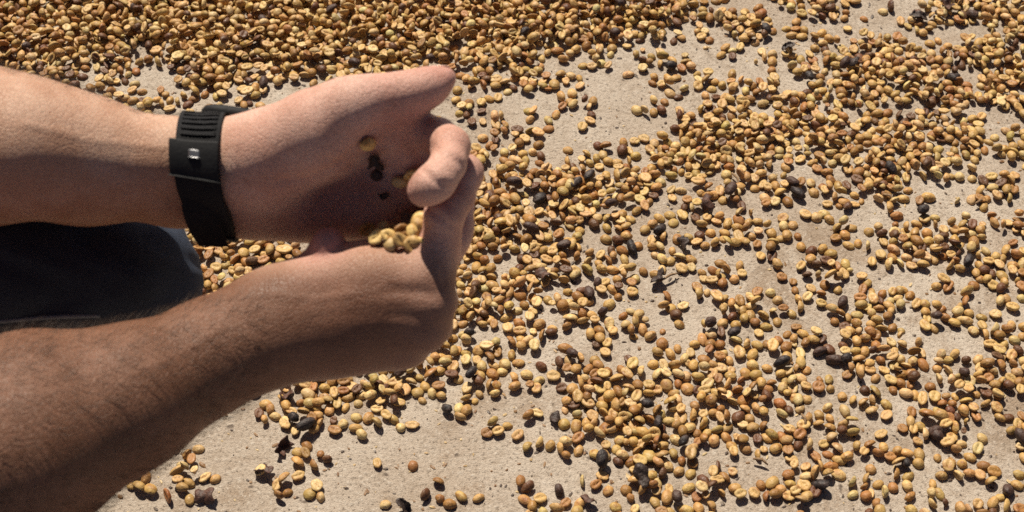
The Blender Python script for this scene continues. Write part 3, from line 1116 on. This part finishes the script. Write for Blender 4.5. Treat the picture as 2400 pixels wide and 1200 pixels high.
# the sheet of beans, laid patch by patch (the floor just outside the view goes on like the edge of it)
cells = []
for i in range(-3, 26):
    for j in range(-3, 51):
        cx, cy = j * 50 + 25, i * 50 + 25
        q = np.array([G(cx - 25, cy - 25)[:2], G(cx + 25, cy - 25)[:2], G(cx + 25, cy + 25)[:2], G(cx - 25, cy + 25)[:2]])
        area = 0.5 * abs(np.dot(q[:, 0], np.roll(q[:, 1], 1)) - np.dot(q[:, 1], np.roll(q[:, 0], 1)))
        dg = cover_at(cx, cy)
        if j < 0 and i > 3: dg = min(dg, 1)
        n = N_OF[dg] * area / 0.000290
        cells.append((i, j, dg, n))
rng.shuffle(cells)
jobs = []
for i, j, dg, n in cells:
    i, j = int(i), int(j)
    k = int(n) + (rng.random() < n - int(n))
    for c in range(k): jobs.append((rng.random() + 0.0, i, j, int(dg)))
jobs.sort()
for _, i, j, dg in jobs:
    best = None
    for t in range(7 if dg < 9 else 4):
        px, py = (j + rng.random()) * 50, (i + rng.random()) * 50
        p = G(px, py)
        if not (HX0 + 0.02 < p[0] < HX1 - 0.02 and HY0 + 0.02 < p[1] < HY1 - 0.02): continue
        top, mean = rest_height(p[0], p[1], 0.0036)
        t2, near = rest_height(p[0], p[1], 0.0085)
        sc = mean * (2.2 if dg < 8 else 1.2) - min(near, 0.0022) * 2.2 + rng.random() * 0.0004
        if best is None or sc < best[0]: best = (sc, p[0], p[1], mean)
    if best is None or (dg < 7 and best[3] > 0.0036): continue
    drop_bean(best[1], best[2])
# clear those that would sit inside the hands, the arms, the knee, or under a dried cherry
bp = np.array([[b[0], b[1], b[2]] for b in BEANS])
inside = (body(bp) < 0.004) | (jeans(bp) < 0.005)
for cx, cy in CH_SPOTS:
    inside |= np.hypot(bp[:, 0] - cx, bp[:, 1] - cy) < 0.0045
BEANS = [b for b, k in zip(BEANS, inside) if not k]
bp = np.array([[b[0], b[1], b[2]] for b in BEANS])

# the 300 that show largest and clearest become things of their own
px_, py_, d_ = to_px(bp)
score = []
for k, b in enumerate(BEANS):
    if not (14 < px_[k] < 2386 and 14 < py_[k] < 1188): continue
    s, gx, gy = foot(b[0], b[1], 0.002)
    if H[s].max() > b[9] + 0.0012: continue
    dv = Vector(CAM) - Vector(bp[k]); L = dv.length; dv.normalize()
    st = Vector(bp[k]) + dv * 0.006
    if body_tree.ray_cast(st, dv, L)[0] is not None or jeans_tree.ray_cast(st, dv, L)[0] is not None: continue
    score.append((d_[k] / b[4], k))
score.sort()
ONE = [k for _, k in score[:290]]
one_set = set(ONE)

COLOUR_WORD = ['pale cream', 'golden tan', 'amber', 'dark brown']
POSE_WORD = {'dome': 'rounded side up', 'flat': 'flat side up', 'edge': 'tipped on edge'}


CH_PX = np.array(CHERRIES + HUSKS, float)
NUM = ['no', 'one', 'two', 'three', 'four', 'five', 'six', 'seven', 'eight', 'nine', 'ten']


def half_tenths(q):
    k = int(round(q * 2))
    return f'{NUM[k // 2]} tenths' if k % 2 == 0 else f'{NUM[k // 2]} and a half tenths'


def place_word(x, y):
    dx, dy = x - CH_PX[:, 0], y - CH_PX[:, 1]
    r_ = np.hypot(dx, dy); k = int(np.argmin(r_))
    if r_[k] < 62:
        side = ('right of' if dx[k] > 0 else 'left of') if abs(dx[k]) > abs(dy[k]) else ('below' if dy[k] > 0 else 'above')
        what = 'dark cherry' if k < len(CHERRIES) else 'curled husk'
        return f'just {side} a {what}, {zone_word(x, y)}'
    return zone_word(x, y)


def zone_word(x, y):
    if x < 620: return 'below the near forearm'
    if x < 1040: return 'on bare floor below the hands' if y > 1000 else 'in the heap below the hands'
    row = 'bottom edge' if y > 1150 else 'bottom' if y > 1080 else 'lower part' if y > 1000 else 'lower middle'
    if x < 1250: return row + ', below the knuckles'
    if x < 1450: return row + ', centre'
    if x < 1650: return row + ', right of centre'
    if x < 1850: return row + ', inner right'
    if x < 2050: return row + ', right'
    if x < 2230: return row + ', outer right'
    return row + ', far right'


bean_me = []
for i, (v, f) in enumerate(VARIANTS):
    me = mesh_from('coffee_bean', v, f); me.materials.append(M['bean']); bean_me.append(me)


def bean_object(pos, m, scale, var, col, label, group):
    o = bpy.data.objects.new('coffee_bean', bean_me[var])
    COL.objects.link(o)
    mw = Matrix(m.tolist()).to_4x4()
    o.matrix_world = Matrix.Translation(Vector(pos)) @ mw @ Matrix.Scale(scale, 4)
    o.color = (*[float(c) for c in col], 1.0)
    return prop(o, label, 'coffee bean', group)


seen = {}
for k in ONE:
    b = BEANS[k]
    s, gx, gy = foot(b[0], b[1], 0.009)
    others = np.sum(np.hypot(bp[:, 0] - b[0], bp[:, 1] - b[1]) < 0.0105) - 1
    st = 'lone ' if others == 0 else 'paired ' if others == 1 else ''
    sz = 'small ' if b[4] < 0.93 else 'large ' if b[4] > 1.07 else ''
    lab = f"{st}{sz}{COLOUR_WORD[b[8]]} bean, {POSE_WORD[b[7]]}, {place_word(px_[k], py_[k])}"
    if len(lab.split()) > 16: lab = f"{st}{sz}{COLOUR_WORD[b[8]]} bean, {POSE_WORD[b[7]]}, {zone_word(px_[k], py_[k])}"
    if lab in seen:
        lab = f"{sz}{COLOUR_WORD[b[8]]} bean, {half_tenths(px_[k] / 240)} across, {half_tenths(py_[k] / 120)} down"
    seen[lab] = 1
    bean_object(b[:3], b[3], b[4], b[5], b[6], lab, 'loose coffee beans nearest the lens')

# the rest: one mass
VV, FQ, FT, CC, base = [], [], [], [], 0
quads = [np.array([q for q in f if len(q) == 4]) for v, f in VARIANTS]
tris = [np.array([q for q in f if len(q) == 3]) for v, f in VARIANTS]
for k, b in enumerate(BEANS):
    if k in one_set: continue
    v = VARIANTS[b[5]][0] * b[4] @ b[3].T + np.array(b[:3])
    VV.append(v); CC.append(np.repeat(b[6][None], len(v), 0))
    FQ.append(quads[b[5]] + base); FT.append(tris[b[5]] + base)
    base += len(v)
VV = np.concatenate(VV); FQ = np.concatenate(FQ); FT = np.concatenate(FT)
me = bpy.data.meshes.new('coffee_beans')
me.vertices.add(len(VV)); me.vertices.foreach_set('co', VV.astype(np.float32).ravel())
me.loops.add(FQ.size + FT.size)
me.loops.foreach_set('vertex_index', np.concatenate([FQ.ravel(), FT.ravel()]).astype(np.int32))
me.polygons.add(len(FQ) + len(FT))
me.polygons.foreach_set('loop_start', np.concatenate([np.arange(0, FQ.size, 4), FQ.size + np.arange(0, FT.size, 3)]).astype(np.int32))
me.update(calc_edges=True)
me.polygons.foreach_set('use_smooth', np.ones(len(me.polygons), bool))
attr(me, 'bean_color', np.concatenate(CC))
stuff = obj('coffee_beans', me, M['beans'])
prop(stuff, 'thick scatter of golden drying coffee beans spread over the concrete floor', 'coffee beans', None, 'stuff')

# crumbs of chaff, skin and grit on the open floor
V_, F_, C_ = [], [], []
for k in range(2600):
    p = G(rng.uniform(-100, 2500), rng.uniform(-60, 1280))
    r_ = rng.uniform(0.0003, 0.0011) * (1.6 if rng.random() < 0.08 else 1)
    b = len(V_)
    az = rng.uniform(0, 6.28); st = rng.uniform(1.0, 2.4)
    ca_, sa_ = math.cos(az), math.sin(az)
    n_ = 5
    for q in range(n_):
        u, w_ = math.cos(2 * math.pi * q / n_) * st * rng.uniform(0.7, 1.2), math.sin(2 * math.pi * q / n_) * rng.uniform(0.7, 1.2)
        V_.append((p[0] + r_ * (u * ca_ - w_ * sa_), p[1] + r_ * (u * sa_ + w_ * ca_), 0.0001 + rng.uniform(0, 0.6) * r_))
    V_.append((p[0], p[1], 0.0002 + r_ * rng.uniform(0.5, 1.0)))
    for q in range(n_): F_.append((b + q, b + (q + 1) % n_, b + n_))
    t_ = rng.random()
    cc_ = (0.06, 0.035, 0.022) if t_ < 0.5 else (0.22, 0.12, 0.05) if t_ < 0.75 else (0.50, 0.37, 0.19)
    C_ += [cc_] * (n_ + 1)
me = mesh_from('chaff', np.array(V_), np.array(F_, int), False)
attr(me, 'bean_color', np.array(C_))
prop(obj('chaff', me, M['beans']), 'tiny crumbs of chaff and grit strewn over the bare concrete', 'chaff', None, 'stuff')

# dried cherries and curled skins
cher = []
for i in range(5):
    v, f = cherry_mesh(40 + i); me = mesh_from('dried_cherry', v, f); me.materials.append(M['cherry']); cher.append(me)
hus = []
for i in range(4):
    v, f = husk_mesh(70 + i); me = mesh_from('cherry_husk', v, f); me.materials.append(M['cherry']); hus.append(me)


def where_word(x, y):
    return f'{half_tenths(x / 240)} across, {half_tenths(y / 120)} down'


for i, (x, y) in enumerate(CHERRIES):
    p = G(x, y + 3)
    top, mean = rest_height(p[0], p[1], 0.004)
    sc = rng.uniform(0.62, 0.88)
    o = bpy.data.objects.new('dried_cherry', cher[i % 5]); COL.objects.link(o)
    o.matrix_world = Matrix.Translation((p[0], p[1], mean * 0.95 + 0.0032 * sc)) @ Matrix(rot(rng.uniform(0, 6.28), rng.normal(0, 0.3), rng.uniform(0, 6.28)).tolist()).to_4x4() @ Matrix.Diagonal((sc * rng.uniform(0.85, 1.25), sc, sc, 1))
    dk = rng.random()
    o.color = (0.020, 0.015, 0.014, 1) if dk < 0.5 else (0.07, 0.034, 0.022, 1)
    shade = 'black' if dk < 0.5 else 'dark brown'
    prop(o, f'{shade} dried cherry, {where_word(x, y)}', 'dried cherry', 'dark dried cherries among the beans')
for i, (x, y) in enumerate(HUSKS):
    p = G(x, y + 3)
    top, mean = rest_height(p[0], p[1], 0.004)
    o = bpy.data.objects.new('cherry_husk', hus[i % 4]); COL.objects.link(o)
    sc = rng.uniform(0.62, 0.95)
    o.matrix_world = Matrix.Translation((p[0], p[1], mean + 0.0012)) @ Matrix(rot(rng.uniform(0, 6.28), rng.normal(0, 0.25), rng.choice([0.0, math.pi]) + rng.normal(0, 0.4)).tolist()).to_4x4() @ Matrix.Scale(sc, 4)
    if abs(o.matrix_world[2][2]) < 0: pass
    zmin = min((o.matrix_world @ vv.co).z for vv in hus[i % 4].vertices)
    o.matrix_world = Matrix.Translation((0, 0, max(mean * 0.8, 0.0004) - zmin)) @ o.matrix_world
    md = o.modifiers.new('thickness', 'SOLIDIFY'); md.thickness = 0.0005
    o.color = (0.10, 0.045, 0.028, 1) if i % 2 else (0.035, 0.022, 0.017, 1)
    prop(o, f'curled dark cherry skin, {where_word(x, y)}', 'husk', 'curled cherry skins on the floor')

# twigs and stalks
for x0, y0, x1, y1 in [(1715, 405, 1735, 440), (1545, 660, 1590, 640), (1765, 1075, 1800, 1090), (2070, 455, 2095, 472), (1878, 970, 1888, 1002), (2285, 478, 2305, 470)]:
    a, b = G(x0, y0, 0.004), G(x1, y1, 0.003)
    mid = (a + b) / 2 + np.array([0.001, 0.001, 0.0015])
    v, f = tube([a, (a * 0.6 + mid * 0.4), mid, (mid * 0.5 + b * 0.5), b], [0.0006, 0.0009, 0.0010, 0.0008, 0.0004])
    o = obj('twig', mesh_from('twig', v, f), M['twig'])
    prop(o, f'thin dry brown stalk, {where_word(x0, y0)}', 'twig', 'dry stalks among the beans')

# beans in the hands
BRIGHTENED = (0.72, 0.49, 0.18)  # parchment tone brightened: light put into the colour of beans lying in shade
PALM_BEANS = [  # px, py, depth (0: lies on the skin), colour, which one
    (857, 332, 0, BRIGHTENED, 'brightened pale bean alone on the shaded upper palm'),
    (964, 402, 0, BRIGHTENED, 'brightened pale bean against the palm behind the bent forefinger tip'),
    (940, 421, 0, PALE, 'pale tan bean on the palm left of the forefinger tip'),
    (862, 530, 0, GOLD, 'dim tan bean on the heel of the shaded palm'),
    (987, 512, 0.676, BRIGHTENED, 'small brightened pale bean wedged below the bent forefinger'),
    (960, 544, 0.672, BRIGHTENED, 'brightened pale bean upright in the cup beside the second finger'),
    (936, 562, 0.670, GOLD, 'large golden bean at the front of the cupped hands'),
    (972, 566, 0.671, GOLD, 'golden bean under the second fingertip in the cupped hands'),
    (992, 574, 0.671, BRIGHTENED, 'brightened pale bean lowest beside the curled fingers in the cup'),
    (908, 558, 0.672, BRIGHTENED, 'half-shaded, brightened pale bean in the cup between both hands'),
    (954, 578, 0.670, GOLD, 'golden bean lying lowest in the cupped hands'),
    (992, 541, 0.676, AMBER, 'amber bean pressed against the inside of the curled fingers'),
    (884, 560, 0.673, BRIGHTENED, 'brightened pale bean at the left end of the handful in the cup'),
    (921, 574, 0.671, PALE, 'pale bean deep in the handful behind the large golden one'),
    (980, 530, 0.674, GOLD, 'golden bean high in the handful below the bent forefinger'),
    (938, 542, 0.676, AMBER, 'amber bean behind the pale ones in the cup'),
    (920, 541, 0.686, AMBER, 'amber bean high in the handful against the shaded palm'),
    (960, 514, 0.690, BROWN, 'dark bean topmost in the handful, deep in shade'),
    (898, 535, 0.690, PALE, 'dim pale bean high at the left of the handful'),
]
for i, (x, y, dep, col, lab) in enumerate(PALM_BEANS):
    loc, n = cast(body_tree, x, y)
    if loc is None: loc, n = P(x, y, 0.70), -FWD
    z = Vector(n)
    if dep:        # the handful: they lie on one another inside the cup
        loc = P(x, y, dep)
        z = Vector((rng.normal(0, 0.35), -0.4 + rng.normal(0, 0.3), 0.9)).normalized()
    q = z.to_track_quat('Z', 'Y').to_matrix()
    m = np.array(q @ Matrix.Rotation(rng.uniform(0, 6.28), 3, 'Z') @ Matrix.Rotation(rng.choice([0, math.pi]) + rng.normal(0, 0.2), 3, 'X'))
    bean_object(Vector(loc) + z * 0.0028, m, rng.uniform(0.98, 1.08), int(rng.integers(8)), np.array(col), lab, 'beans held in the cupped hands')
for x, y, sc, me, name, lab, cat in [
        (886, 406, 0.62, cher[1], 'dried_cherry', 'small dark dried cherry resting in the middle of the shaded palm', 'dried cherry'),
        (876, 366, 0.55, hus[1], 'cherry_husk', 'dark scrap of cherry skin stuck to the palm below the pale bean', 'husk'),
        (893, 385, 0.38, hus[2], 'cherry_husk', 'tiny brown crumb of cherry skin in the hollow of the palm', 'husk'),
        (905, 455, 0.36, hus[0], 'cherry_husk', 'tiny dark crumb low on the shaded palm', 'husk')]:
    o = bpy.data.objects.new(name, me); COL.objects.link(o)
    loc, n = cast(body_tree, x, y)
    q = Vector(n).to_track_quat('Z', 'Y').to_matrix().to_4x4()
    o.matrix_world = Matrix.Translation(Vector(loc) + Vector(n) * 0.0016) @ q @ Matrix.Rotation(rng.uniform(0, 6.28), 4, 'Z') @ Matrix.Scale(sc, 4)
    if name == 'cherry_husk':
        md = o.modifiers.new('thickness', 'SOLIDIFY'); md.thickness = 0.0005
    o.color = (0.04, 0.022, 0.016, 1)
    prop(o, lab, cat, 'bits held in the cupped hands')
print('BEANS', len(BEANS), 'individual', len(ONE), 'verts', len(VV), 'skin', len(bv))
